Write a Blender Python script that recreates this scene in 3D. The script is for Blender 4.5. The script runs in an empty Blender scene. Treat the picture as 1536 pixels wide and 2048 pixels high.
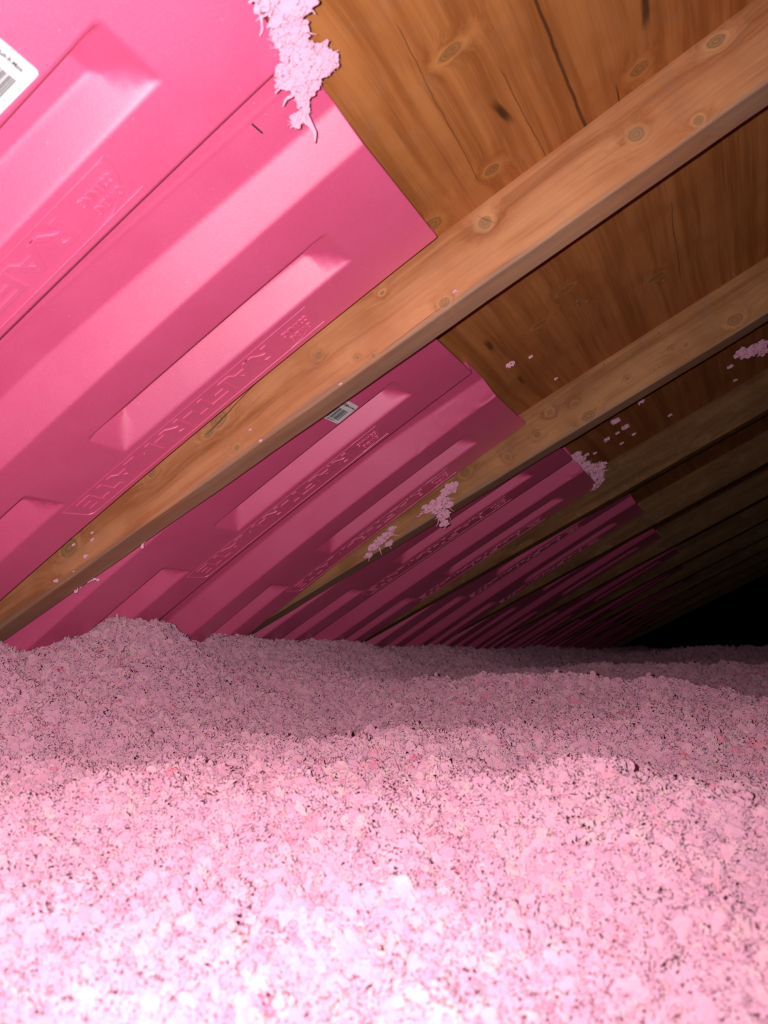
import bpy, bmesh, math, random
import numpy as np
from mathutils import Matrix, Vector, noise as mnoise

# ------------------------------------------------------------------ camera, world, flash
SC = bpy.context.scene
COL = SC.collection
ZC = 0.46                                   # the lens is this far above the attic floor board
PITCH, YAW, PHI = math.radians(10.15), math.radians(26.3), math.radians(26.3)

cam_data = bpy.data.cameras.new('camera')
cam = bpy.data.objects.new('camera', cam_data)
COL.objects.link(cam)
cam_data.sensor_fit = 'HORIZONTAL'
cam_data.sensor_width = 7.02
cam_data.lens = 7.02 * 1500 / 1536
cam_data.clip_start = 0.01
cam_data.clip_end = 60
cam.location = (0, 0, ZC)
cam.rotation_euler = (math.pi / 2 + PITCH, 0, YAW)
cam_data.dof.use_dof = True
cam_data.dof.focus_distance = 1.15
cam_data.dof.aperture_fstop = 1.9
SC.camera = cam

world = bpy.data.worlds.new('world')
world.use_nodes = True
world.node_tree.nodes['Background'].inputs[0].default_value = (0, 0, 0, 1)
world.node_tree.nodes['Background'].inputs[1].default_value = 0.0
SC.world = world

# the flash sits just left of and above the lens; its beam is wide and fades towards its rim
fl = bpy.data.lights.new('phone_flash', 'SPOT')
fl.energy = 33.0
fl.shadow_soft_size = 0.004
fl.color = (1.0, 0.955, 0.94)
fl.spot_size = math.radians(152)
fl.spot_blend = 1.0
flash = bpy.data.objects.new('phone_flash', fl)
flash.location = (-0.022, -0.008, ZC + 0.012)
flash.rotation_euler = (math.pi / 2 + PITCH + math.radians(5), 0, YAW + math.radians(11))
COL.objects.link(flash)

SC.view_settings.view_transform = 'Standard'
SC.view_settings.look = 'None'
SC.view_settings.gamma = 1.0
SC.view_settings.exposure = 0.0
SC.view_settings.use_curve_mapping = False
SC.cycles.max_bounces = 8
SC.cycles.diffuse_bounces = 4

# ------------------------------------------------------------------ frames and helpers
D, T, S, Y0, H0 = 0.090, 0.0405, 0.6096, 0.777, 0.54    # rafter depth, thickness, spacing, first rafter, height of underside
dv = Vector((math.cos(PHI), 0, math.sin(PHI)))
nv = Vector((-math.sin(PHI), 0, math.cos(PHI)))
O0 = Vector((0, 0, H0 + ZC)) + nv * D
ROOF = Matrix(((dv.x, 0, nv.x, O0.x), (0, 1, 0, O0.y), (dv.z, 0, nv.z, O0.z), (0, 0, 0, 1)))  # local (s, y, up from sheathing)

def tag(o, label=None, cat=None, group=None, kind=None):
    if label: o['label'] = label
    if cat: o['category'] = cat
    if group: o['group'] = group
    if kind: o['kind'] = kind
    return o

def mesh_obj(name, verts, faces, mats=(), parent=None, matrix=None, smooth=False, mat_idx=None):
    me = bpy.data.meshes.new(name)
    me.from_pydata([tuple(v) for v in verts], [], faces)
    for m in mats: me.materials.append(m)
    if smooth: me.polygons.foreach_set('use_smooth', [True] * len(me.polygons))
    if mat_idx is not None: me.polygons.foreach_set('material_index', mat_idx)
    me.update()
    o = bpy.data.objects.new(name, me)
    COL.objects.link(o)
    if parent is not None: o.parent = parent
    if matrix is not None: o.matrix_basis = matrix
    return o

def grid_faces(nu, nv_, off=0, flip=False):
    f = []
    for i in range(nu - 1):
        for j in range(nv_ - 1):
            a = off + i * nv_ + j
            q = (a, a + 1, a + nv_ + 1, a + nv_)
            f.append(q[::-1] if flip else q)
    return f

def empty(name, matrix):
    o = bpy.data.objects.new(name, None)
    o.empty_display_size = 0.05
    COL.objects.link(o)
    o.matrix_basis = matrix
    return o

# ------------------------------------------------------------------ materials
class NT:
    def __init__(self, name):
        self.m = bpy.data.materials.new(name); self.m.use_nodes = True
        self.t = self.m.node_tree; self.bsdf = self.t.nodes['Principled BSDF']
    def n(self, typ, **kw):
        x = self.t.nodes.new(typ)
        for k, v in kw.items():
            if k == 'ins':
                for a, b in v.items():
                    if hasattr(b, 'is_output') or isinstance(b, bpy.types.NodeSocket): self.t.links.new(b, x.inputs[a])
                    else: x.inputs[a].default_value = b
            else: setattr(x, k, v)
        return x
    def math(self, op, a, b=0.0, c=0.0, clamp=False):
        return self.n('ShaderNodeMath', operation=op, use_clamp=clamp, ins={0: a, 1: b, 2: c}).outputs[0]
    def vmath(self, op, a, b=(0, 0, 0)):
        x = self.n('ShaderNodeVectorMath', operation=op, ins={0: a, 1: b})
        return x.outputs['Value'] if op in ('LENGTH', 'DISTANCE', 'DOT_PRODUCT') else x.outputs[0]
    def noise(self, vec, scale, detail=2, rough=0.5, dist=0.0):
        return self.n('ShaderNodeTexNoise', ins={'Vector': vec, 'Scale': scale, 'Detail': detail, 'Roughness': rough, 'Distortion': dist}).outputs['Fac']
    def ramp(self, fac, stops):
        r = self.n('ShaderNodeValToRGB', ins={0: fac})
        el = r.color_ramp.elements
        el[0].position, el[0].color = stops[0][0], (*stops[0][1], 1)
        el[1].position, el[1].color = stops[-1][0], (*stops[-1][1], 1)
        for p, c in stops[1:-1]:
            e = el.new(p); e.color = (*c, 1)
        return r.outputs[0]
    def mix(self, fac, a, b, blend='MIX'):
        x = self.n('ShaderNodeMix', data_type='RGBA', blend_type=blend)
        for k, v in ((0, fac), (6, a), (7, b)):
            if isinstance(v, bpy.types.NodeSocket): self.t.links.new(v, x.inputs[k])
            else: x.inputs[k].default_value = v if k == 0 else (*v, 1)
        return x.outputs[2]
    def maprange(self, v, a, b, c=0.0, d=1.0):
        return self.n('ShaderNodeMapRange', interpolation_type='SMOOTHSTEP', ins={0: v, 1: a, 2: b, 3: c, 4: d}).outputs[0]
    def bump(self, h, strength, dist, normal=None):
        b = self.n('ShaderNodeBump', ins={'Height': h, 'Strength': strength, 'Distance': dist})
        if normal is not None: self.t.links.new(normal, b.inputs['Normal'])
        return b.outputs[0]
    def set(self, k, v):
        if isinstance(v, bpy.types.NodeSocket): self.t.links.new(v, self.bsdf.inputs[k])
        else: self.bsdf.inputs[k].default_value = v

def wood(name, knots, cols, axis, knotcol, haloc, rough=0.62, cracks=(), rand=False, grain=(2.6, 34), spots=0.0, dirt=0.0):
    """Sawn timber or plywood. Coordinates are metres in the roof frame; axis 0: grain runs up the slope, 1: grain runs along y."""
    w = NT(name)
    co = w.n('ShaderNodeTexCoord').outputs['Object']
    if rand:
        rnd = w.n('ShaderNodeObjectInfo').outputs['Random']
        shift = w.n('ShaderNodeCombineXYZ', ins={0: w.math('MULTIPLY', rnd, 37.0), 1: 0.0, 2: w.math('MULTIPLY', rnd, 3.0)}).outputs[0]
        co = w.vmath('ADD', co, shift)
    dmin, warp = None, None
    for (a, b, ra, rb) in knots:      # an ellipse field; a is along the slope, b is the other axis of the seen face
        c = (a, 0, b) if axis == 0 else (a, b, 0)
        sc = (1 / ra, 0, 1 / rb) if axis == 0 else (1 / ra, 1 / rb, 0)
        dd = w.vmath('LENGTH', w.vmath('MULTIPLY', w.vmath('SUBTRACT', co, c), sc))
        dmin = dd if dmin is None else w.math('MINIMUM', dmin, dd)
    if dmin is None:
        vv = w.vmath('MULTIPLY', co, (5.0, 1.0, 14.0) if axis == 0 else (14.0, 5.0, 1.0))
        vo = w.n('ShaderNodeTexVoronoi', voronoi_dimensions='3D', ins={'Vector': vv, 'Scale': 1.0, 'Randomness': 1.0}).outputs['Distance']
        dmin = w.math('MULTIPLY', vo, 11.0)
    dmin = w.math('MULTIPLY', dmin, w.math('ADD', 0.72, w.math('MULTIPLY', w.noise(co, 95.0, 2, 0.5), 0.56)))
    near = w.math('POWER', 2.718, w.math('MULTIPLY', dmin, -0.75))
    # grain
    g = (grain[0], grain[1], grain[1]) if axis == 0 else (grain[1], grain[0], grain[1])
    big = w.noise(w.vmath('MULTIPLY', co, (3, 3, 3)), 1.0, 2)
    gco = w.vmath('MULTIPLY', co, g)
    off = w.math('ADD', w.math('MULTIPLY', near, 1.5), w.math('MULTIPLY', big, 0.9))
    gco2 = w.vmath('ADD', gco, w.n('ShaderNodeCombineXYZ', ins={0: off, 1: off, 2: off}).outputs[0])
    bands = w.noise(gco2, 1.0, 3, 0.55)
    fine = w.noise(w.vmath('MULTIPLY', gco2, (3.0, 6.5, 6.5) if axis == 0 else (6.5, 3.0, 6.5)), 1.0, 3, 0.6)
    fac = w.math('ADD', w.math('MULTIPLY', bands, 0.72), w.math('MULTIPLY', fine, 0.28))
    col = w.ramp(w.maprange(fac, 0.33, 0.67), [(0.0, cols[0]), (0.45, cols[1]), (1.0, cols[2])])
    blot = w.noise(co, 9.0, 3, 0.6)
    col = w.mix(w.maprange(blot, 0.42, 0.7, 0, 0.45), col, cols[3])
    streak = w.noise(w.vmath('MULTIPLY', gco, (2.0, 5.0, 5.0) if axis == 0 else (5.0, 2.0, 5.0)), 1.0, 4, 0.7)
    col = w.mix(w.maprange(streak, 0.62, 0.76, 0, 0.5), col, knotcol)
    # knots: pale halo, ringed dark heart
    ring = w.math('SINE', w.math('MULTIPLY', dmin, 11.0))
    col = w.mix(w.maprange(dmin, 2.2, 1.1, 0, 0.35), col, haloc)
    kc = w.mix(w.maprange(ring, -1, 1, 0.22, 0.40), knotcol, haloc)
    rim = w.math('MULTIPLY', w.maprange(dmin, 0.8, 1.0), w.maprange(dmin, 1.3, 1.05))
    col = w.mix(w.maprange(w.math('ADD', dmin, w.math('MULTIPLY', fine, 0.3)), 1.25, 1.0, 0, 0.75), col, kc)
    col = w.mix(w.math('MULTIPLY', rim, 0.32), col, knotcol)
    for (a0, b0, a1, b1, wd, st) in cracks:    # dark splits in the face
        px_, py_ = (a1 - a0), (b1 - b0); L = math.hypot(px_, py_)
        t = (px_ / L, 0, py_ / L) if axis == 0 else (px_ / L, py_ / L, 0)
        nn = (-py_ / L, 0, px_ / L) if axis == 0 else (-py_ / L, px_ / L, 0)
        rel = w.vmath('SUBTRACT', co, (a0, 0, b0) if axis == 0 else (a0, b0, 0))
        u = w.vmath('DOT_PRODUCT', rel, t); q = w.math('ABSOLUTE', w.math('ADD', w.vmath('DOT_PRODUCT', rel, nn), w.math('MULTIPLY', w.math('SUBTRACT', blot, 0.5), 0.012)))
        m = w.math('MULTIPLY', w.maprange(q, wd, wd * 0.3), w.math('MULTIPLY', w.maprange(u, -0.01, 0.015), w.maprange(u, L + 0.01, L - 0.015)))
        col = w.mix(w.math('MULTIPLY', m, st), col, (0.035, 0.012, 0.006))
    if spots:
        sp = w.noise(co, 210.0, 1, 0.5)
        col = w.mix(w.maprange(sp, 0.70, 0.76, 0, spots), col, knotcol)
    if dirt:
        zz = w.n('ShaderNodeSeparateXYZ', ins={0: co}).outputs[2]
        worn = w.math('MULTIPLY', w.maprange(w.math('ADD', zz, w.math('MULTIPLY', w.math('SUBTRACT', big, 0.5), 0.03)), -0.080, -0.088), w.maprange(w.noise(w.vmath('MULTIPLY', co, (6, 60, 60)), 1.0, 3), 0.25, 0.6, 0.25, 0.6))
        if axis == 0: col = w.mix(worn, col, (0.27, 0.19, 0.15))
        col = w.mix(w.maprange(w.noise(co, 30.0, 5, 0.7), 0.5, 0.75, 0, dirt), col, (0.30, 0.22, 0.20))
    w.set('Base Color', col)
    w.set('Roughness', rough)
    w.set('Specular IOR Level', 0.25)
    w.set('Normal', w.bump(fac, 0.35, 0.0012, w.bump(w.noise(co, 900.0, 2), 0.25, 0.0004)))
    return w.m

R0K = [(-0.0659, -0.0483, .0075, .0075), (-0.0121, -0.0800, .0050, .0050), (-0.2473, -0.0239, .0075, .0075), (-0.334, -0.0800, .0060, .0055), (-0.3943, -0.0165, .003, .0025),
       (-0.4409, -0.083, .0028, .0028), (-0.46, -0.0712, .0025, .0025), (-0.5052, -0.0347, .004, .004), (-0.6737, -0.0223, .013, .010), (-0.6946, -0.031, .0075, .005),
       (-0.6634, -0.0753, .004, .004), (-0.8039, -0.0268, .006, .006), (-0.984, -0.0472, .016, .012), (0.0468, -0.0127, .009, .006)]
R1K = [(-0.0724, -0.0603, .004, .003), (-0.0942, -0.0523, .003, .003), (-0.2897, -0.0435, .006, .005), (-0.2801, -0.0784, .012, .009), (-0.3373, -0.0311, .006, .006),
       (-0.379, -0.0568, .005, .005), (-0.4505, -0.0637, .005, .006), (-0.5392, -0.0432, .009, .008), (0.0155, -0.0688, .012, .009), (-0.1863, -0.0557, .004, .003)]
P0K = [(-0.031, 0.753, .0095, .0068), (-0.193, 0.566, .012, .005), (-0.211, 0.737, .008, .006), (-0.299, 0.751, .012, .009), (-0.204, 1.069, .012, .006), (-0.073, 1.208, .012, .007),
       (-0.262, 1.116, .011, .005), (0.09, 0.86, .015, .01), (-0.192, 1.139, .006, .004)]
PCR = [(-0.110, 0.50, -0.101, 0.81, .0026, .75), (-0.160, 0.62, -0.150, 0.80, .0010, .5), (-0.178, 0.655, -0.170, 0.692, .0055, .85), (-0.010, 0.655, -0.018, 0.705, .006, .8),
       (-0.09, .775, -.093, .80, .0014, .7), (-0.06, .75, -.062, .80, .0014, .8), (-0.027, 1.03, -0.036, 1.27, .0012, .5), (-0.342, 1.06, -0.344, 1.10, .006, .7), (-0.343, 1.235, -0.345, 1.275, .005, .6), (-.22, .5, -.23, .74, .001, .5)]
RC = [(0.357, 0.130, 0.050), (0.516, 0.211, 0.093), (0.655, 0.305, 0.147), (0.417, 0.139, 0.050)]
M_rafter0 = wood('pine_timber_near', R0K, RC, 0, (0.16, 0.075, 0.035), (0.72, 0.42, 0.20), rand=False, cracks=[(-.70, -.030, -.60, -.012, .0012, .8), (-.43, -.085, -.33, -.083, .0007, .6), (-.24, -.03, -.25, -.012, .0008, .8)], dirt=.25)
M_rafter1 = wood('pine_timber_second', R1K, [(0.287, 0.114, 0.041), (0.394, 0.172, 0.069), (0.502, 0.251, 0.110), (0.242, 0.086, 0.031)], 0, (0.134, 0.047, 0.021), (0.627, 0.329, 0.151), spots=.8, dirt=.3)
M_rafter = wood('pine_timber_dimmed', [], [(0.144, 0.057, 0.018), (0.202, 0.087, 0.029), (0.266, 0.127, 0.044), (0.115, 0.042, 0.014)], 0, (0.101, 0.036, 0.015), (0.432, 0.230, 0.088), rand=True, spots=.7, dirt=.4)  # farther rafters: base colour darkened to deepen the fade of the flash
M_ply = wood('plywood_sheathing', P0K, [(0.307, 0.097, 0.024), (0.413, 0.145, 0.041), (0.499, 0.189, 0.058), (0.298, 0.092, 0.023)], 1, (0.096, 0.029, 0.011), (0.634, 0.299, 0.097), cracks=PCR, grain=(2.2, 55), spots=.0, dirt=.12)

def foam_mat():
    w = NT('pink_foam')
    co = w.n('ShaderNodeTexCoord').outputs['Object']
    c = w.mix(w.maprange(w.noise(co, 14.0, 3), 0.35, 0.65), (0.88, 0.088, 0.27), (0.91, 0.104, 0.295))
    painted_glint = w.noise(co, 330.0, 1, 0.4)
    c = w.mix(w.maprange(painted_glint, 0.77, 0.80, 0, 0.55), c, (0.95, 0.45, 0.62))  # sparse glints of the foam, painted as pale dots in the base colour
    c = w.mix(w.maprange(w.noise(co, 1000.0, 1, 0.4), 0.66, 0.74, 0, 0.30), c, (0.95, 0.40, 0.60))  # finer sparkle, also painted into the colour
    w.set('Base Color', c)
    w.set('Roughness', 0.50)
    w.set('Specular IOR Level', 0.8)
    w.set('IOR', 1.6)
    w.set('Coat Weight', 0.85); w.set('Coat Roughness', 0.50); w.set('Coat IOR', 2.45); w.set('Coat Tint', (1.0, 0.98, 1.0, 1))
    w.set('Sheen Weight', 0.0)
    nb = w.bump(w.noise(co, 1300.0, 1, 0.6), 1.0, 0.0005)
    nb = w.bump(w.noise(co, 8.0, 2), 0.25, 0.004, nb)
    w.set('Normal', nb)
    return w.m
M_foam = foam_mat()

def plain(name, col, rough=0.5, metal=0.0, spec=0.4):
    w = NT(name)
    co = w.n('ShaderNodeTexCoord').outputs['Object']
    c = w.mix(w.maprange(w.noise(co, 60.0, 2), 0.3, 0.7), tuple(x * 0.94 for x in col), col)
    w.set('Base Color', c); w.set('Roughness', rough); w.set('Metallic', metal); w.set('Specular IOR Level', spec)
    return w.m
M_label = plain('white_label_paper', (0.82, 0.80, 0.82), 0.45)
M_ink = plain('black_ink', (0.025, 0.025, 0.03), 0.6)
M_steel = plain('galvanised_steel', (0.62, 0.56, 0.52), 0.35, 0.9)
M_gyp = plain('gypsum_board', (0.55, 0.53, 0.50), 0.9)

def wool_mat(name, inst, k=1.0):
    w = NT(name)
    co = w.n('ShaderNodeTexCoord').outputs['Object']
    geo = w.n('ShaderNodeNewGeometry').outputs['Position']
    r = w.n('ShaderNodeObjectInfo').outputs['Random'] if inst else w.noise(geo, 70.0, 2)
    c = w.ramp(r, [(0.0, (0.694, 0.319, 0.454)), (0.35, (0.728, 0.364, 0.498)), (0.72, (0.750, 0.403, 0.526)), (0.93, (0.773, 0.448, 0.504)), (1.0, (0.762, 0.246, 0.381))])
    c = w.mix(w.maprange(w.noise(geo, 5.0, 3), 0.4, 0.65, 0, 0.5), c, (0.71, 0.36, 0.49))
    c = w.mix(1.0, c, (k, k, k), 'MULTIPLY')
    w.set('Base Color', c)
    w.set('Roughness', 0.9)
    w.set('Specular IOR Level', 0.05)
    fib = w.noise(w.vmath('MULTIPLY', geo, (1, 1, 1)), 420.0, 4, 0.7, 1.0)
    w.set('Normal', w.bump(fib, 0.3, 0.0008))
    w.set('Diffuse Roughness', 0.9)
    return w.m
M_wool = wool_mat('blown_fibreglass', True)
M_tuft = wool_mat('fibreglass_tuft', False, 1.15)

# ------------------------------------------------------------------ roof deck
ys = np.linspace(-0.5, 8.2, 2)
v = [(-1.75, -0.5, 0), (3.0, -0.5, 0), (3.0, 8.2, 0), (-1.75, 8.2, 0), (-1.75, -0.5, .0127), (3.0, -0.5, .0127), (3.0, 8.2, .0127), (-1.75, 8.2, .0127)]
f = [(0, 3, 2, 1), (4, 5, 6, 7), (0, 1, 5, 4), (1, 2, 6, 5), (2, 3, 7, 6), (3, 0, 4, 7)]
f = [q[::-1] if False else q for q in f]
tag(mesh_obj('ceiling', v, f, [M_ply], matrix=ROOF), 'sloping orange brown plywood roof sheathing', 'roof sheathing', kind='structure')
v = [(-1.9, -0.8, 0), (3.2, -0.8, 0), (3.2, 8.2, 0), (-1.9, 8.2, 0), (-1.9, -0.8, -.013), (3.2, -0.8, -.013), (3.2, 8.2, -.013), (-1.9, 8.2, -.013)]
tag(mesh_obj('floor', v, [(0, 1, 2, 3), (7, 6, 5, 4), (0, 4, 5, 1), (1, 5, 6, 2), (2, 6, 7, 3), (3, 7, 4, 0)], [M_gyp]), 'plasterboard attic floor under the insulation', 'floor', kind='structure')

# ------------------------------------------------------------------ rafters
def rafter_mesh(seed):
    rnd = random.Random(seed)
    s = np.linspace(-1.72, 3.0, 190)
    r = 0.0035
    prof = [(0, 0), (0, -D + r)]
    for k in range(1, 5):
        a = k / 5 * math.pi / 2
        prof.append((r - r * math.cos(a), -D + r - r * math.sin(a)))
    prof.append((r, -D)); prof.append((T - r, -D))
    for k in range(1, 5):
        a = k / 5 * math.pi / 2
        prof.append((T - r + r * math.sin(a), -D + r - r * math.cos(a)))
    prof += [(T, -D + r), (T, 0)]
    V = []
    for x in s:
        bow = 0.0015 * mnoise.noise((x * 1.7, seed * 3.1, 0))
        wz = 0.0009 * mnoise.noise((x * 9.0, seed, 4.0))
        for (y, z) in prof:
            e = 0.0008 * mnoise.noise((x * 30, y * 300, seed)) if z < -0.04 else 0
            V.append((x, y + bow + e, z + (wz + e if z < -0.05 else 0)))
    n = len(prof)
    F = grid_faces(len(s), n)
    F.append(tuple(range(n))); F.append(tuple(range((len(s) - 1) * n, len(s) * n))[::-1])
    return V, F

NR = 11
RL = ['nearest pine rafter, crossing the whole picture beside the big barcode-free foam vent',
      'second pine rafter, speckled and knotty, with two wool tufts clinging low on it',
      'third pine rafter, with a pale streak, beyond the torn tuft at a vent end',
      'fourth pine rafter counting from the nearest, dim in the shade',
      'fifth pine rafter from the nearest, dark brown in the shade',
      'sixth pine rafter from the nearest, barely lit',
      'seventh pine rafter from the nearest, almost lost in the dark',
      'eighth pine rafter from the nearest, deep in the dark',
      'ninth pine rafter from the nearest, deep in the dark',
      'tenth pine rafter from the nearest, deep in the dark',
      'eleventh and last pine rafter, deepest in the dark']
RL[0] = 'nearest and largest pine rafter, crossing the picture between the two biggest foam vents'
for i in range(NR):
    V, F = rafter_mesh(i)
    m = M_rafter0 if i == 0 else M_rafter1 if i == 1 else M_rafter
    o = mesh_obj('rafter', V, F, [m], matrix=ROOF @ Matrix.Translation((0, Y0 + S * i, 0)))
    NP = 14
    for k, p in enumerate(o.data.polygons): p.use_smooth = k < 189 * (NP - 1) and (k % (NP - 1)) not in (0, 6, 12)
    tag(o, RL[i], 'rafter', 'pine rafters under the roof deck')

# ------------------------------------------------------------------ foam rafter vents
def ss(a, b, x):
    t = np.clip((x - a) / (b - a), 0, 1)
    return t * t * (3 - 2 * t)
def lin(a, b, x): return np.clip((x - a) / (b - a), 0, 1)

class Vent:
    """Surface of one foam vent. t: metres down the slope from its top end, v: metres across it from its near edge."""
    def __init__(self, ystart, stop, e0, k1, k2, ka=1.0, vs=1.0, length=1.15, crease=()):
        self.y, self.s, self.e0, self.k1, self.k2, self.ka, self.vs, self.L, self.crease = ystart, stop, e0, k1, k2, ka, vs, length, crease
    def base(self, t, v):
        side = self.ka + (1 - self.ka) * ss(.18, .40, v)
        return self.e0 + (self.k1 * t + self.k2 * t * t) * side
    def e(self, t, v):                    # distance below the sheathing, lower (visible) face
        b = self.base(t, v)
        rise = np.minimum(.042, b - .0040)
        rr = rise * (1 - lin(.0, .026, v) * lin(.560, .548, v) * (1 - np.interp(v, [.239, .253, .276, .322, .361], [0, 1, .98, .86, 0])))
        e = b - rr
        # pressed-in stiffening recesses, two per channel
        dep = np.minimum(.030, b - .0060)
        for v0, v1, vin in ((.112, .174, .028), (.422, .482, .028)):
            across = lin(v0, v0 + .007, v) * lin(v1, v1 - vin, v)
            for t0, t1 in ((.086, .457), (.572, .945)):
                along = lin(t0, t0 + .040, t) * lin(t1, t1 - .040, t)
                e = e - dep * np.minimum(across, along)
        # fine bead beside the valley, at the seam
        e = e + .0007 * np.exp(-((v - .276) / .0013) ** 2)
        for (tc0, vc0, tc1, vc1, h) in self.crease:
            u = np.clip(((t - tc0) * (tc1 - tc0) + (v - vc0) * (vc1 - vc0)) / ((tc1 - tc0) ** 2 + (vc1 - vc0) ** 2), 0, 1)
            dd = np.hypot(t - tc0 - u * (tc1 - tc0), v - vc0 - u * (vc1 - vc0) - .006 * np.sin(u * 7))
            e = e - h * np.exp(-(dd / .0022) ** 2) + h * .6 * np.exp(-((dd - .005) / .003) ** 2)
        return e
    def es(self, t, v):                   # corners rounded by a small kernel
        w = ((-.0022, .25), (0, .5), (.0022, .25))
        return sum(b * sum(a * self.e(t + dt, np.clip(v + dv_, 0, .56)) for dt, a in w) for dv_, b in w)
    def pt(self, t, v, lift=0.0):
        t = np.asarray(t, float); v = np.asarray(v, float)
        return np.stack([self.s - t, self.y + v * self.vs, -(self.es(t, v) + lift)], -1)

VSET = sorted(set([round(x, 4) for x in list(np.arange(0, .5601, .008)) +
       [a + d for a in (0, .026, .112, .119, .146, .174, .237, .239, .246, .253, .276, .324, .361, .422, .429, .454, .482, .548, .56) for d in (-.0045, -.003, -.0015, 0, .0015, .003, .0045)]]))
VSET = [x for x in VSET if 0 <= x <= .56]
def tset(L):
    s_ = list(np.arange(0, L, .012))
    for a in (0, .086, .126, .417, .457, .572, .612, .905, .945): s_ += [a + d for d in (-.0045, -.003, -.0015, 0, .0015, .003, .0045)]
    return [x for x in sorted(set(round(x, 4) for x in s_)) if 0 <= x <= L]

def panel_mesh(vt, fine):
    tt = np.array(tset(vt.L)); vv = np.array(VSET)
    if fine:
        tt = np.array(sorted(set(list(tt) + list(np.round(np.arange(0, .20, .003), 4)))))
    TT, VV = np.meshgrid(tt, vv, indexing='ij')
    A = vt.pt(TT, VV).reshape(-1, 3)
    B = A.copy(); B[:, 2] = np.minimum(A[:, 2] + .005, -.0003)
    nt, nv_ = len(tt), len(vv)
    F = grid_faces(nt, nv_, 0) + grid_faces(nt, nv_, nt * nv_, True)
    n0 = nt * nv_
    for i in range(nt - 1):
        for j in (0, nv_ - 1):
            a, b = i * nv_ + j, (i + 1) * nv_ + j
            F.append((a, b, b + n0, a + n0) if j == 0 else (b, a, a + n0, b + n0))
    for j in range(nv_ - 1):
        for i in (0, nt - 1):
            a, b = i * nv_ + j, i * nv_ + j + 1
            F.append((b, a, a + n0, b + n0) if i == 0 else (a, b, b + n0, a + n0))
    return np.vstack([A, B]), F

def text_geom(body, size, bold=0.0, extrude=0.001, bevel=0.0, align='LEFT', squash=1.0):
    cu = bpy.data.curves.new('tmp_text', 'FONT')
    cu.body = body; cu.size = size; cu.offset = bold; cu.extrude = extrude; cu.bevel_depth = bevel; cu.bevel_resolution = 1
    cu.align_x = align; cu.resolution_u = 4
    ob = bpy.data.objects.new('tmp_text', cu)
    COL.objects.link(ob)
    dg = bpy.context.evaluated_depsgraph_get()
    me = bpy.data.meshes.new_from_object(ob.evaluated_get(dg))
    V = np.array([tuple(x.co) for x in me.vertices]); F = [tuple(p.vertices) for p in me.polygons]
    COL.objects.unlink(ob); bpy.data.objects.remove(ob); bpy.data.curves.remove(cu); bpy.data.meshes.remove(me)
    V[:, 0] *= squash
    return V, F

def tube(points, r, n=5):
    """A thin bead along a polyline in (x, y) on z = 0: returns verts, faces."""
    P_ = [Vector(p) for p in points]
    V, F = [], []
    for i, p in enumerate(P_):
        a = P_[max(i - 1, 0)]; b = P_[min(i + 1, len(P_) - 1)]
        t = (b - a).normalized(); nn = Vector((-t.y, t.x))
        for k in range(n):
            an = math.pi * k / (n - 1)
            V.append((p.x + nn.x * r * math.cos(an), p.y + nn.y * r * math.cos(an), r * .8 * math.sin(an)))
    for i in range(len(P_) - 1):
        for k in range(n - 1):
            a = i * n + k; F.append((a, a + 1, a + n + 1, a + n))
    return V, F

def merge(parts):
    V, F, o = [], [], 0
    for v_, f_ in parts:
        v_ = [tuple(x) for x in v_]
        V += v_; F += [tuple(i + o for i in q) for q in f_]; o += len(v_)
    return np.array(V), F

# the embossed panel: x runs down the slope from the logo end, y across towards the far side, z out of the foam
W_ = .044
LET = []
def _t(body, size, x, y, bold, h, sq):
    V, F = text_geom(body, size, bold, h, .0004, squash=sq)
    V[:, 0] += x; V[:, 1] += y; V[:, 2] += 0.0002
    LET.append((V, F))
def words_fit(body, x0, x1, y, size, bold, h):
    V, F = text_geom(body, size, bold, h, .0004)
    a, b = V[:, 0].min(), V[:, 0].max()
    V[:, 0] = x0 + (V[:, 0] - a) / (b - a) * (x1 - x0)
    V[:, 1] += y
    LET.append((V, F))
words_fit('RAFT-R-MATE', .068, .408, .0075, .038, .0006, .0009)
words_fit('OWENS', .012, .044, .0265, .0125, .0003, .0008)
words_fit('CORNING', .008, .047, .0115, .0125, .0003, .0008)
def arc(cx, cy, rx, ry, a0, a1, n=16): return [(cx + rx * math.cos(math.radians(a0 + (a1 - a0) * k / n)), cy + ry * math.sin(math.radians(a0 + (a1 - a0) * k / n))) for k in range(n + 1)]
LET.append(tube([(.052, .0)] + arc(.030, .0, .030, W_ * .98, -90 + 180, 180, 12)[::-1][:0] + [(.004, .0)], .0008))
LET.append(tube(arc(.052, .0, .052, W_, 180, 90), .0010))
LET.append(tube([(.052, W_), (.0525, .0)], .0004))
LET.append(tube([(.0, .0 - .001), (.425, -.001)], .0006))
LET.append(tube([(.0, W_), (.41, W_)] + arc(.410, W_ - .012, .012, .012, 90, 0, 6) + [(.427, -.001)], .0011))
LV, LF = merge([(v_, f_) for v_, f_ in LET if len(v_)])

def lettering(vt, root, t0, v0):
    V = LV.copy()
    t = t0 + V[:, 0]; v = v0 + V[:, 1]
    P_ = vt.pt(t, v, 0.0)
    P_[:, 2] -= V[:, 2]
    o = mesh_obj('embossed_lettering', P_, LF, [M_foam], parent=root)
    return o

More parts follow.
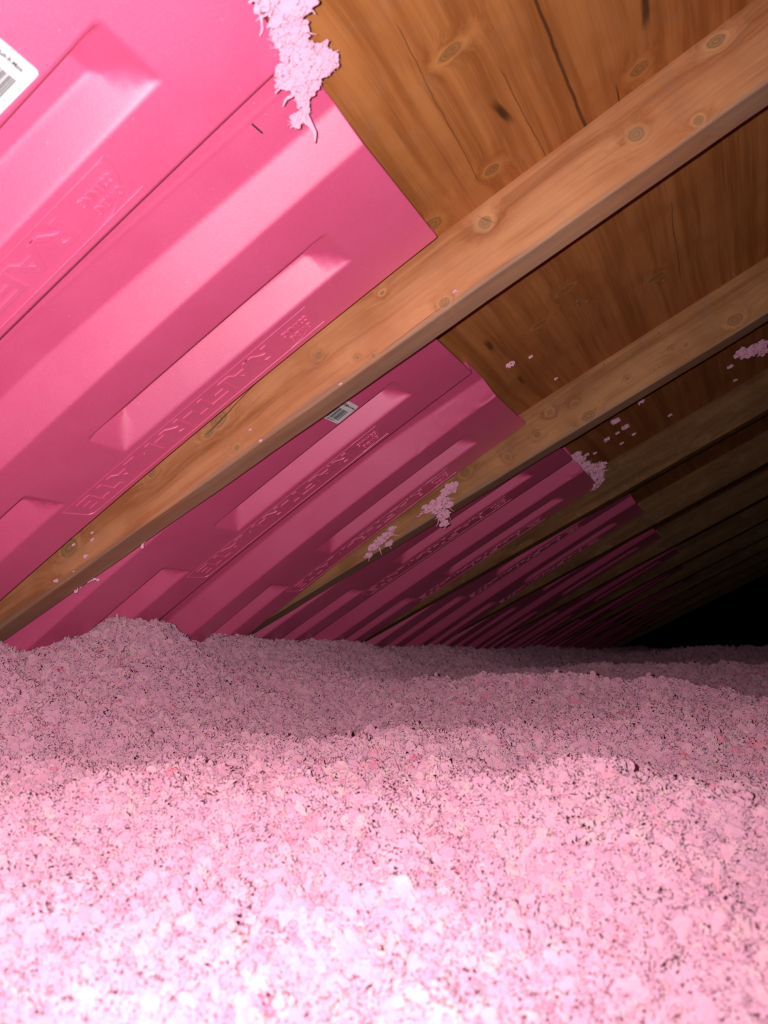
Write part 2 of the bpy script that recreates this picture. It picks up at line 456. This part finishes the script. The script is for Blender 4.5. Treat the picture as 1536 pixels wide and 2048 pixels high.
def sticker(vt, root, tc, vc, rot, w=.050, h=.043):
    """White barcode label: its long side runs across the vent (v), bars run along the slope."""
    ca, sa = math.cos(rot), math.sin(rot)
    def place(V, lift):
        V = np.asarray(V, float)
        x, y = V[:, 0] * ca - V[:, 1] * sa, V[:, 0] * sa + V[:, 1] * ca
        P_ = vt.pt(tc - y, vc + x, 0.0)
        P_[:, 2] = P_[:, 2].mean() + (P_[:, 2] - P_[:, 2].mean()) - lift - (V[:, 2] if V.shape[1] > 2 else 0)
        return P_
    r = .004; pts = []
    for cx, cy, a in ((w / 2 - r, h / 2 - r, 0), (-w / 2 + r, h / 2 - r, 90), (-w / 2 + r, -h / 2 + r, 180), (w / 2 - r, -h / 2 + r, 270)):
        for k in range(6):
            an = math.radians(a + 18 * k); pts.append((cx + r * math.cos(an), cy + r * math.sin(an)))
    n = len(pts)
    A = place([(x, y) for x, y in pts] + [(0, 0)], .0006); B = place([(x, y) for x, y in pts], .0001)
    V = np.vstack([A, B])
    F = [(k, (k + 1) % n, n) for k in range(n)] + [(k, n + 1 + k, n + 1 + (k + 1) % n, (k + 1) % n) for k in range(n)]
    st = mesh_obj('barcode_label', V, F, [M_label], parent=root)
    tag(st, 'white label with black barcode')
    rnd = random.Random(5); parts = []
    x = -w / 2 + .0065
    while x < w / 2 - .009:
        bw = rnd.choice((.0005, .0005, .0010, .0016)); y0, y1 = -h / 2 + .0055, h / 2 - .0155
        parts.append(([(x, y0, 0), (x + bw, y0, 0), (x + bw, y1, 0), (x, y1, 0)], [(0, 1, 2, 3)]))
        x += bw + rnd.choice((.0005, .0007, .0011))
    for body, size, tx, ty in (('22 RM', .0075, -w / 2 + .004, h / 2 - .0095), ('Rafter vent'[:0] or 'Raft-R-Mate', .0042, .001, h / 2 - .0085), ('7 25868 00137 4', .0034, -w / 2 + .008, -h / 2 + .0018)):
        tv, tf = text_geom(body, size, 0.0001, 0.0)
        tv[:, 0] += tx; tv[:, 1] += ty; tv[:, 2] = 0
        parts.append((tv, tf))
    pv, pf = merge(parts)
    mesh_obj('printed_barcode', place(pv[:, :2], .0009), pf, [M_ink], parent=st)

def bay(i): return Y0 + T + S * (i - 1) if i > 0 else Y0 + T - S
VENTS = [
    Vent(bay(0) - .003, -.300, .028, .03, .04, 1.0, .975),
    Vent(bay(1) + .010, -.386, .032, .06, .05, .9, .99, crease=[(0, .356, .10, .333, .0018), (.03, .342, .17, .356, .0010)]),
    Vent(bay(2) + .010, -.368, .046, .05, .02, .95, .99, crease=[(0, .350, .09, .330, .0020), (0, .358, .11, .340, .0014)]),
    Vent(bay(3) + .010, -.325, .042, .05, .03, .95, .99),
    Vent(bay(4) + .010, -.340, .042, .05, .03, .95, .99),
    Vent(bay(5) + .010, -.325, .044, .05, .02, .95, .99),
    Vent(bay(6) + .010, -.355, .044, .05, .02, .95, .99),
    Vent(bay(7) + .010, -.330, .044, .05, .02, .95, .99),
    Vent(bay(8) + .010, -.345, .044, .05, .02, .95, .99),
    Vent(bay(9) + .010, -.335, .044, .05, .02, .95, .99)]
VL = ['largest bright pink foam rafter vent, nearest the flash, before the first rafter',
      'magenta foam rafter vent with a small barcode label, between the first and second rafters',
      'dim magenta foam rafter vent with wool on its top corner, beyond the second rafter',
      'dark foam rafter vent beyond the third rafter, its ridge a thin pink stripe',
      'dark foam rafter vent beyond the fourth rafter',
      'very dark foam rafter vent beyond the fifth rafter',
      'nearly black foam rafter vent beyond the sixth rafter',
      'nearly black foam rafter vent beyond the seventh rafter',
      'nearly black foam rafter vent beyond the eighth rafter',
      'nearly black foam rafter vent beyond the ninth rafter, the farthest one']
for i, vt in enumerate(VENTS):
    root = empty('rafter_vent', ROOF)
    tag(root, VL[i], 'rafter vent', 'pink foam vents between the rafters')
    V, F = panel_mesh(vt, i in (1, 2))
    p = mesh_obj('foam_panel', V, F, [M_foam], parent=root, smooth=True)
    if i < 4:
        for v0 in (.185, .493):
            lettering(vt, root, .163, v0)
    if i == 0: sticker(vt, root, .170, .074, math.radians(-2), w=.062, h=.060)
    if i == 1: sticker(vt, root, .171, .0825, math.radians(2), w=.046, h=.042)

# ------------------------------------------------------------------ blown insulation
def sstep(a,b,x):
    t=np.clip((x-a)/(b-a),0,1); return t*t*(3-2*t)
def _hash(ix,iy,seed):
    h=(ix*374761393+iy*668265263+seed*974634777)&0xffffffff
    h=((h^(h>>13))*1274126177)&0xffffffff
    return ((h^(h>>16))&0xffff)/65535.0
def vnoise(x,y,seed=0):
    xi=np.floor(x).astype(np.int64); yi=np.floor(y).astype(np.int64)
    fx=x-xi; fy=y-yi; fx=fx*fx*(3-2*fx); fy=fy*fy*(3-2*fy)
    a=_hash(xi,yi,seed);b=_hash(xi+1,yi,seed);c=_hash(xi,yi+1,seed);d=_hash(xi+1,yi+1,seed)
    return (a*(1-fx)+b*fx)*(1-fy)+(c*(1-fx)+d*fx)*fy-.5
# mounds: x, y, height, radius along view, radius across, bearing (deg left of +Y)
MOUNDS=[(-1.00,1.00,.085,.12,.15,44),(-1.10,.86,-.026,.12,.05,50.5),(-1.08,.79,.030,.12,.06,54),(-1.0,1.35,.035,.15,.2,36),(-.37,1.45,.075,.13,.32,12),(-.12,2.35,.045,.25,.4,5),
        (-.75,1.2,.02,.1,.25,30),(-.08,4.3,.05,.4,.45,1),(-.95,.62,.035,.12,.12,60),(-.36,1.85,-.07,.2,.35,8),
        (-.52,.62,.03,.14,.2,40),(-.10,.75,.035,.14,.18,5),(-.33,.95,.02,.1,.25,20),(-.62,1.05,-.02,.15,.15,30),(.05,1.25,.03,.18,.25,0),
        (-1.1,1.75,.02,.2,.2,30),(-.85,3.4,-.025,.6,.6,14)]
def height(x,y):
    r=np.hypot(x,y)
    z=np.interp(r,[0,.35,.7,1.1,1.6,2.5,4,8,16],[-.21,-.20,-.165,-.14,-.12,-.095,-.075,-.06,-.05])
    z=z+.115*sstep(-.65,-1.15,x)*sstep(6,1,r)+.03*sstep(-.8,-1.3,x)*sstep(1,4,r)
    for mx,my,h,ra,rc,b in MOUNDS:
        c,s=np.cos(np.radians(b)),np.sin(np.radians(b))
        u=(x-mx)*-s+(y-my)*c; w=(x-mx)*c+(y-my)*s
        z=z+h*np.exp(-(u/ra)**2-(w/rc)**2)
    z=z+.03*vnoise(x*4.3,y*4.3,1)+.026*vnoise(x*13,y*13,2)+.017*vnoise(x*31,y*31,3)
    return z

def insulation():
    rr = [.16]
    while rr[-1] < 9.0: rr.append(rr[-1] * 1.0105 + .0005)
    rr = np.array(rr); th = np.radians(np.linspace(-62, 112, 560))      # degrees left of +y, about the place where one kneels
    R_, H_ = np.meshgrid(rr, th, indexing='ij')
    X, Y = -R_ * np.sin(H_), R_ * np.cos(H_)
    Z = height(X, Y)
    roof = (H0 + X * math.tan(PHI)) + .005
    Z = np.minimum(Z, roof)
    keep = (X > -1.32) & (Y < 8.0) & (X < 3.1) & (Y > -.6)
    V = np.stack([X, Y, Z + ZC], -1).reshape(-1, 3)
    kv = keep.reshape(-1)
    nt, na = X.shape
    F = []
    idx = np.arange(nt * na).reshape(nt, na)
    a = idx[:-1, :-1]; b = idx[:-1, 1:]; c = idx[1:, 1:]; d_ = idx[1:, :-1]
    q = np.stack([a, d_, c, b], -1).reshape(-1, 4)
    q = q[kv[q].all(1)]
    q = q[:, ::-1]
    used = np.unique(q); remap = -np.ones(nt * na, int); remap[used] = np.arange(len(used))
    V = V[used]; q = remap[q]
    me = bpy.data.meshes.new('blown_insulation')
    me.vertices.add(len(V)); me.vertices.foreach_set('co', V.ravel())
    me.loops.add(q.size); me.loops.foreach_set('vertex_index', q.ravel().astype(np.int32))
    me.polygons.add(len(q)); me.polygons.foreach_set('loop_start', np.arange(0, q.size, 4, dtype=np.int32)); me.polygons.foreach_set('loop_total', np.full(len(q), 4, dtype=np.int32))
    me.polygons.foreach_set('use_smooth', np.ones(len(q), bool))
    me.update(); me.validate()
    r = np.hypot(V[:, 0], V[:, 1])
    ang = np.degrees(np.arctan2(-V[:, 0], V[:, 1]))
    size = np.interp(r, [0, .5, 1.2, 2.2, 4, 9], [.0050, .0052, .0058, .0075, .012, .022])
    inside = ss(-22, -10, ang) * ss(78, 62, ang)
    dens = 3.1 / (math.pi * size ** 2) * (.12 + .88 * inside)
    for nm, arr in (('dens', dens), ('csize', size)):
        at = me.attributes.new(nm, 'FLOAT', 'POINT'); at.data.foreach_set('value', arr.astype(np.float32))
    me.materials.append(M_wool)
    o = bpy.data.objects.new('blown_insulation', me)
    COL.objects.link(o)
    tag(o, 'deep drift of fluffy pale pink blown fibreglass insulation covering the attic floor', 'loose insulation', kind='stuff')

    g = bpy.data.node_groups.new('wool_clumps', 'GeometryNodeTree')
    g.interface.new_socket('Geometry', in_out='INPUT', socket_type='NodeSocketGeometry')
    g.interface.new_socket('Geometry', in_out='OUTPUT', socket_type='NodeSocketGeometry')
    N = g.nodes; L = g.links
    def n(t, **k):
        x = N.new(t)
        for a_, b_ in k.items(): setattr(x, a_, b_)
        return x
    gi = n('NodeGroupInput'); go = n('NodeGroupOutput')
    def attr(name):
        x = n('GeometryNodeInputNamedAttribute'); x.data_type = 'FLOAT'; x.inputs[0].default_value = name
        return x.outputs[0]
    dist = n('GeometryNodeDistributePointsOnFaces')
    L.new(gi.outputs[0], dist.inputs['Mesh']); L.new(attr('dens'), dist.inputs['Density'])
    cs = attr('csize')
    # templates: ragged lumps, from round pellets to torn flakes
    j = n('GeometryNodeJoinGeometry')
    for k, (amp, sc, fl) in enumerate([(.45, 1.6, (1, 1, .8)), (.7, 1.9, (1.2, .8, .7)), (.9, 2.3, (1, 1.2, .6)), (.4, 1.3, (1.3, .9, .75)), (1.1, 2.2, (1.1, .8, .9)), (1.4, 2.8, (1.2, 1.0, .7)), (2.4, 2.1, (.7, .6, .9)), (1.9, 3.2, (.9, .8, .7)), (2.8, 1.6, (.6, .5, .8)), (1.5, 2.2, (1.45, .6, .5)), (1.4, 2.6, (.6, 1.5, .55))]):
        ico = n('GeometryNodeMeshIcoSphere'); ico.inputs['Radius'].default_value = 1.0; ico.inputs['Subdivisions'].default_value = 4
        sp = n('GeometryNodeSetPosition')
        pos = n('GeometryNodeInputPosition')
        ad = n('ShaderNodeVectorMath'); ad.operation = 'ADD'; ad.inputs[1].default_value = (k * 7.3, k * 1.7, 4.1)
        L.new(pos.outputs[0], ad.inputs[0])
        nz = n('ShaderNodeTexNoise'); nz.inputs['Scale'].default_value = sc; nz.inputs['Detail'].default_value = 3.0; nz.inputs['Roughness'].default_value = .58
        L.new(ad.outputs[0], nz.inputs['Vector'])
        su = n('ShaderNodeVectorMath'); su.operation = 'SUBTRACT'; su.inputs[1].default_value = (.5, .5, .5)
        L.new(nz.outputs['Color'], su.inputs[0])
        mu = n('ShaderNodeVectorMath'); mu.operation = 'MULTIPLY'; mu.inputs[1].default_value = (amp * 2.2,) * 3
        L.new(su.outputs[0], mu.inputs[0])
        L.new(mu.outputs[0], sp.inputs['Offset']); L.new(ico.outputs['Mesh'], sp.inputs['Geometry'])
        tr = n('GeometryNodeTransform'); tr.inputs['Scale'].default_value = fl
        L.new(sp.outputs[0], tr.inputs['Geometry'])
        sm = n('GeometryNodeSetMaterial'); sm.inputs['Material'].default_value = M_wool
        ssn = n('GeometryNodeSetShadeSmooth')
        L.new(tr.outputs[0], ssn.inputs[0]); L.new(ssn.outputs[0], sm.inputs[0])
        gti = n('GeometryNodeGeometryToInstance')
        L.new(sm.outputs[0], gti.inputs[0]); L.new(gti.outputs[0], j.inputs[0])
    iop = n('GeometryNodeInstanceOnPoints')
    iop.inputs['Pick Instance'].default_value = True
    L.new(dist.outputs['Points'], iop.inputs['Points']); L.new(j.outputs[0], iop.inputs['Instance'])
    ri = n('FunctionNodeRandomValue', data_type='INT'); ri.inputs[4].default_value = 0; ri.inputs[5].default_value = 10; ri.inputs['Seed'].default_value = 3
    L.new(ri.outputs[2], iop.inputs['Instance Index'])
    rr_ = n('FunctionNodeRandomValue', data_type='FLOAT_VECTOR'); rr_.inputs[0].default_value = (0, 0, 0); rr_.inputs[1].default_value = (6.28, 6.28, 6.28)
    L.new(rr_.outputs[0], iop.inputs['Rotation'])
    rs = n('FunctionNodeRandomValue', data_type='FLOAT'); rs.inputs[2].default_value = 0; rs.inputs[3].default_value = 1.0; rs.inputs['Seed'].default_value = 9
    pw = n('ShaderNodeMath'); pw.operation = 'POWER'; pw.inputs[1].default_value = 2.6
    L.new(rs.outputs[1], pw.inputs[0])
    ma = n('ShaderNodeMath'); ma.operation = 'MULTIPLY_ADD'; ma.inputs[1].default_value = .85; ma.inputs[2].default_value = .50
    L.new(pw.outputs[0], ma.inputs[0])
    ml = n('ShaderNodeMath'); ml.operation = 'MULTIPLY'
    L.new(ma.outputs[0], ml.inputs[0]); L.new(cs, ml.inputs[1])
    L.new(ml.outputs[0], iop.inputs['Scale'])
    # scatter the clumps a little in height
    sp2 = n('GeometryNodeSetPosition')
    ro = n('FunctionNodeRandomValue', data_type='FLOAT'); ro.inputs[2].default_value = -.7; ro.inputs[3].default_value = .75; ro.inputs['Seed'].default_value = 21
    m2 = n('ShaderNodeMath'); m2.operation = 'MULTIPLY'; L.new(ro.outputs[1], m2.inputs[0]); L.new(cs, m2.inputs[1])
    cz = n('ShaderNodeCombineXYZ'); L.new(m2.outputs[0], cz.inputs[2])
    L.new(cz.outputs[0], sp2.inputs['Offset']); L.new(iop.outputs[0], sp2.inputs['Geometry'])
    jj = n('GeometryNodeJoinGeometry')
    L.new(gi.outputs[0], jj.inputs[0]); L.new(sp2.outputs[0], jj.inputs[0])
    L.new(jj.outputs[0], go.inputs[0])
    md = o.modifiers.new('clumps', 'NODES'); md.node_group = g
insulation()

# ------------------------------------------------------------------ wool tufts, crumbs and staples stuck to the roof
_ICO = {}
def ico(sub):
    if sub not in _ICO:
        bm = bmesh.new(); bmesh.ops.create_icosphere(bm, subdivisions=sub, radius=1.0)
        _ICO[sub] = (np.array([tuple(v_.co) for v_ in bm.verts]), [tuple(v_.index for v_ in f_.verts) for f_ in bm.faces]); bm.free()
    return _ICO[sub]

def blob(c, r, rnd, amp=.55, sub=4, squash=(1, 1, 1)):
    V, F = ico(sub)
    o = Vector((rnd.random() * 50, rnd.random() * 50, rnd.random() * 50))
    out = np.empty_like(V)
    for i, p in enumerate(V):
        q = Vector(p)
        d1 = mnoise.noise_vector(q * 1.6 + o); d2 = mnoise.noise_vector(q * 4.2 + o)
        d3 = mnoise.noise(q * 9.0 + o)
        q = q + d1 * amp + d2 * amp * .45 + q * d3 * .16
        out[i] = (q.x * r * squash[0], q.y * r * squash[1], q.z * r * squash[2])
    return out + np.array(c), F

def strand(a, b, r, rnd, n=9, wob=.35):
    """A thin tapering fibre bundle from a to b."""
    a, b = Vector(a), Vector(b); L = (b - a).length
    ax = (b - a).normalized(); u = ax.orthogonal().normalized(); w = ax.cross(u)
    o = rnd.random() * 90; V, F, k = [], [], 6
    for i in range(n):
        t = i / (n - 1)
        c = a.lerp(b, t) + (u * mnoise.noise((t * 2.3, o, 0)) + w * mnoise.noise((t * 2.3, o, 7))) * L * wob * math.sin(math.pi * min(t + .15, 1) * .8)
        rr = r * (1 - .8 * t) * (1 + .5 * mnoise.noise((t * 9, o, 3)))
        for j in range(k):
            an = 2 * math.pi * j / k
            V.append(tuple(c + (u * math.cos(an) + w * math.sin(an)) * rr))
    for i in range(n - 1):
        for j in range(k):
            F.append((i * k + j, i * k + (j + 1) % k, (i + 1) * k + (j + 1) % k, (i + 1) * k + j))
    F.append(tuple(range(k))[::-1]); F.append(tuple((n - 1) * k + j for j in range(k)))
    return np.array(V), F

def tuft(name, path, seed, label, cat='wool tuft', group=None, flakes=1.0, strands=(), flat=.6, sub=3):
    """path: (s, y, below the sheathing, radius) along the tuft, in the roof frame."""
    rnd = random.Random(seed); parts = []
    for k, (s_, y_, e_, r_) in enumerate(path):
        n = max(3, int(9 * flakes))
        parts.append(blob((s_, y_, -e_), r_ * .62, rnd, .6, sub, (1, 1, flat)))
        for i in range(n):
            an = rnd.random() * 6.28; d_ = r_ * (.35 + .55 * rnd.random())
            c = (s_ + math.cos(an) * d_, y_ + math.sin(an) * d_, -e_ + (rnd.random() - .6) * r_ * flat)
            parts.append(blob(c, r_ * (.18 + .22 * rnd.random()), rnd, .85, sub, (1.2, .9, .8)))
        for i in range(int(7 * flakes)):
            an = rnd.random() * 6.28
            a = (s_ + math.cos(an) * r_ * .5, y_ + math.sin(an) * r_ * .5, -e_)
            b = (s_ + math.cos(an + .4) * r_ * (1.1 + .5 * rnd.random()), y_ + math.sin(an + .4) * r_ * (1.1 + .5 * rnd.random()), -e_ - (rnd.random() - .3) * r_ * .5)
            parts.append(strand(a, b, r_ * .07, rnd))
    for a, b, r_ in strands: parts.append(strand((a[0], a[1], -a[2]), (b[0], b[1], -b[2]), r_, rnd, 14, .25))
    V, F = merge(parts)
    c = V.mean(0)
    o = mesh_obj(name, V - c, F, [M_tuft], matrix=ROOF @ Matrix.Translation(tuple(c)), smooth=True)
    return tag(o, label, cat, group)

tuft('insulation_tuft', [(-.268, .352, .040, .026), (-.276, .385, .040, .022), (-.288, .410, .040, .014), (-.292, .425, .040, .012), (-.300, .440, .042, .017), (-.285, .452, .036, .013), (-.306, .452, .042, .011), (-.315, .462, .042, .006), (-.326, .474, .042, .008)],
     3, 'large ragged pale pink wool tuft hanging over the top edge of the biggest foam vent', flakes=1.3, sub=4, flat=.5,
     strands=[((-.31, .458, .042), (-.328, .505, .044), .0035), ((-.312, .455, .042), (-.326, .490, .044), .0028), ((-.300, .430, .042), (-.327, .440, .044), .003), ((-.306, .45, .042), (-.33, .452, .043), .0026), ((-.27, .37, .04), (-.30, .372, .043), .004), ((-.275, .385, .04), (-.308, .396, .043), .003)])
tuft('insulation_tuft', [(-.613, 1.372, .078, .021), (-.585, 1.374, .062, .014), (-.575, 1.376, .056, .013), (-.636, 1.374, .072, .013), (-.618, 1.378, .098, .013), (-.625, 1.385, .112, .009)],
     5, 'ragged pink wool tuft on the lower half of the second rafter, the upper of two', group=None, flakes=2.2, flat=.8,
     strands=[((-.618, 1.38, .100), (-.628, 1.385, .124), .0022), ((-.606, 1.378, .092), (-.606, 1.384, .114), .0018), ((-.60, 1.374, .085), (-.594, 1.382, .104), .0014), ((-.624, 1.378, .095), (-.640, 1.382, .112), .0018), ((-.65, 1.372, .075), (-.668, 1.374, .074), .0020)])
tuft('insulation_tuft', [(-.727, 1.378, .066, .009), (-.742, 1.377, .072, .011), (-.762, 1.376, .078, .013), (-.780, 1.377, .082, .012), (-.800, 1.379, .088, .009), (-.748, 1.379, .090, .008)],
     8, 'frayed pink wool tuft on the second rafter, nearer the insulation, the lower of two', flakes=2.2, flat=.7,
     strands=[((-.79, 1.376, .088), (-.806, 1.38, .100), .0018), ((-.77, 1.376, .088), (-.773, 1.383, .103), .0016), ((-.75, 1.376, .088), (-.748, 1.384, .101), .0016), ((-.735, 1.376, .075), (-.720, 1.380, .088), .0015)])
tuft('insulation_tuft', [(.050, 1.735, .012, .013), (.070, 1.752, .014, .018), (.092, 1.770, .014, .018), (.105, 1.82, .012, .014)], 11,
     'dim pink wool tuft stuck to the roof sheathing at the right edge of the picture', flakes=1.0)
tuft('insulation_tuft', [(-.358, 1.74, .018, .012), (-.362, 1.765, .020, .013), (-.362, 1.79, .022, .014), (-.362, 1.825, .024, .015), (-.362, 1.86, .026, .016), (-.356, 1.88, .028, .02), (-.350, 1.90, .03, .026), (-.352, 1.935, .032, .026), (-.366, 1.965, .036, .020), (-.383, 1.985, .040, .015)], 14,
     'dim pink wool tuft clinging to the top edge of the third foam vent', flakes=.9)

def crumb(name, p, r, seed, label, group):
    rnd = random.Random(seed)
    V, F = merge([blob((0, 0, 0), r * .9, rnd, 1.0, 3, (1, .7, .6)), blob((r * .8, r * .3, 0), r * .55, rnd, 1.2, 3), blob((-r * .5, r * .7, 0), r * .45, rnd, 1.3, 3)])
    o = mesh_obj(name, V, F, [M_tuft], matrix=ROOF @ Matrix.Translation(p), smooth=True)
    return tag(o, label, 'wool crumb', group)
R0C = [(-.974, -.0476, .0022, 'tiny pink wool crumb beside the pale knot low on the nearest rafter'),
       (-.935, -.0497, .0022, 'upper of two touching wool crumbs right of the low knot on nearest rafter'),
       (-.939, -.0594, .0026, 'lower of two touching wool crumbs right of the low knot on nearest rafter'),
       (-.959, -.0756, .0034, 'roundest and biggest pink wool crumb on the side of the nearest rafter'),
       (-.988, -.0845, .0015, 'pinhead pink wool crumb below the roundest crumb on the nearest rafter'),
       (-1.025, -.0803, .0032, 'two-lobed pink wool crumb on the nearest rafter, lowest of them all'),
       (-.3175, -.0765, .003, 'pink wool crumb above a round knot on the nearest rafter, highest of them all'),
       (-.495, -.0885, .0020, 'faint pink wool crumb on the nearest rafter above the small barcode label'),
       (-.636, -.0651, .0016, 'pinhead pink wool crumb midway down the side of the nearest rafter'),
       (-.628, -.088, .0020, 'small pink wool crumb at the lower edge midway down the nearest rafter')]
for k, (s_, z_, r_, lb) in enumerate(R0C):
    crumb('insulation_crumb', (s_, Y0 - r_ * .3, z_), r_, 40 + k, lb, 'wool crumbs on the nearest rafter')
S2C = [(-.247, 1.721, .008, 'biggest pink wool crumb on the dark sheathing, just beyond the second rafter'),
       (-.235, 1.799, .007, 'second biggest pink wool crumb on the dark sheathing, right below the biggest'),
       (-.286, 1.809, .006, 'ragged pink wool crumb on the dark sheathing, left of the main cluster'),
       (-.257, 1.813, .004, 'small pink wool crumb in the middle of the cluster on the dark sheathing'),
       (-.226, 1.89, .004, 'small pink wool crumb at the right end of the cluster on the dark sheathing'),
       (-.262, 1.905, .004, 'small pink wool crumb, lowest of the cluster on the dark sheathing'),
       (-.131, 1.907, .004, 'lone pink wool crumb on the dark sheathing halfway to the right edge'),
       (-.346, 1.834, .005, 'pink wool crumb on the dark sheathing beside the third foam vent, left one of two'),
       (-.328, 1.859, .004, 'pink wool crumb on the dark sheathing beside the third foam vent, right one of two'),
       (.028, 1.818, .005, 'pink wool crumb on the dark sheathing left of the tuft at the picture edge'),
       (.038, 1.934, .004, 'pink wool crumb on the dark sheathing below the tuft at the picture edge'),
       (-.178, 1.701, .006, 'pink wool crumb on the dark sheathing, above and right of the cluster')]
for k, (s_, y_, r_, lb) in enumerate(S2C):
    crumb('insulation_crumb', (s_, y_, -r_ * .4), r_, 60 + k, lb, 'wool crumbs on the dark sheathing')
P1C = [(-.339, 1.171, .006, 'biggest pink wool crumb on the sheathing between the first two rafters'),
       (-.305, 1.194, .003, 'small pink wool crumb up and right of the biggest one between the first two rafters'),
       (-.294, 1.332, .003, 'small pink wool crumb near the second rafter, lowest of three on the brown sheathing')]
for k, (s_, y_, r_, lb) in enumerate(P1C):
    crumb('insulation_crumb', (s_, y_, -r_ * .4), r_, 80 + k, lb, 'wool crumbs between the first two rafters')

def curl(pts, r, seed, label):
    rnd = random.Random(seed)
    parts = []
    for a, b in zip(pts[:-1], pts[1:]):
        parts.append(strand(a, b, r, rnd, 6, .2)); parts.append(blob(a, r * 1.15, rnd, .6, 2))
    parts.append(blob(pts[-1], r * 1.1, rnd, .7, 2))
    V, F = merge(parts); c = V.mean(0)
    o = mesh_obj('insulation_curl', V - c, F, [M_tuft], matrix=ROOF @ Matrix.Translation(tuple(c)), smooth=True)
    tag(o, label, 'wool curl', 'wool curls under the nearest rafter')
yb = Y0 + T
curl([(-1.030, yb - .004, -.0925), (-1.022, yb, -.0875), (-1.008, yb + .002, -.0860), (-.996, yb + .003, -.0890), (-.990, yb + .004, -.0935)], .0022, 3, 'curled pink wool wisp under the nearest rafter, close to the insulation')
curl([(-.890, yb - .001, -.0935), (-.886, yb + .001, -.0865), (-.878, yb + .002, -.0830), (-.868, yb + .003, -.0835)], .0022, 7, 'hooked pink wool wisp under the nearest rafter, the higher of two')

def staple(s_, y_, rot, label, L=.011, z=0.0, mat=None):
    w = .0006; V, F = [], []
    ca, sa = math.cos(rot), math.sin(rot)
    def box(x0, x1, z0, z1):
        b = len(V)
        for x in (x0, x1):
            for yy in (-w, w):
                for zz in (z0, z1): V.append((x * ca - yy * sa, x * sa + yy * ca, zz))
        F.extend([(b, b + 1, b + 3, b + 2), (b + 4, b + 6, b + 7, b + 5), (b, b + 4, b + 5, b + 1), (b + 2, b + 3, b + 7, b + 6), (b, b + 2, b + 6, b + 4), (b + 1, b + 5, b + 7, b + 3)])
    box(-L / 2, L / 2, -.0022, -.0010); box(-L / 2, -L / 2 + .0012, -.0010, .0015); box(L / 2 - .0012, L / 2, -.0010, .0015)
    o = mesh_obj('staple', V, F, [mat or M_steel], matrix=ROOF @ Matrix.Translation((s_, y_, z)))
    tag(o, label, 'staple', 'staples in the sheathing')
staple(-.062, 1.235, 1.3, 'bright steel staple beside an oval knot in the sheathing before the second rafter')
staple(.055, 1.372, 1.25, 'bright steel staple in the sheathing at the right, touching the second rafter')
staple(-.196, 1.125, 1.4, 'bright steel staple in the sheathing between two oval knots, nearer the first rafter')
staple(-.366, .485, 1.5, 'small dark staple pressed into the valley of the biggest foam vent', L=.014, z=float(VENTS[0].pt(.066, .287)[2]) + .0008, mat=M_ink)
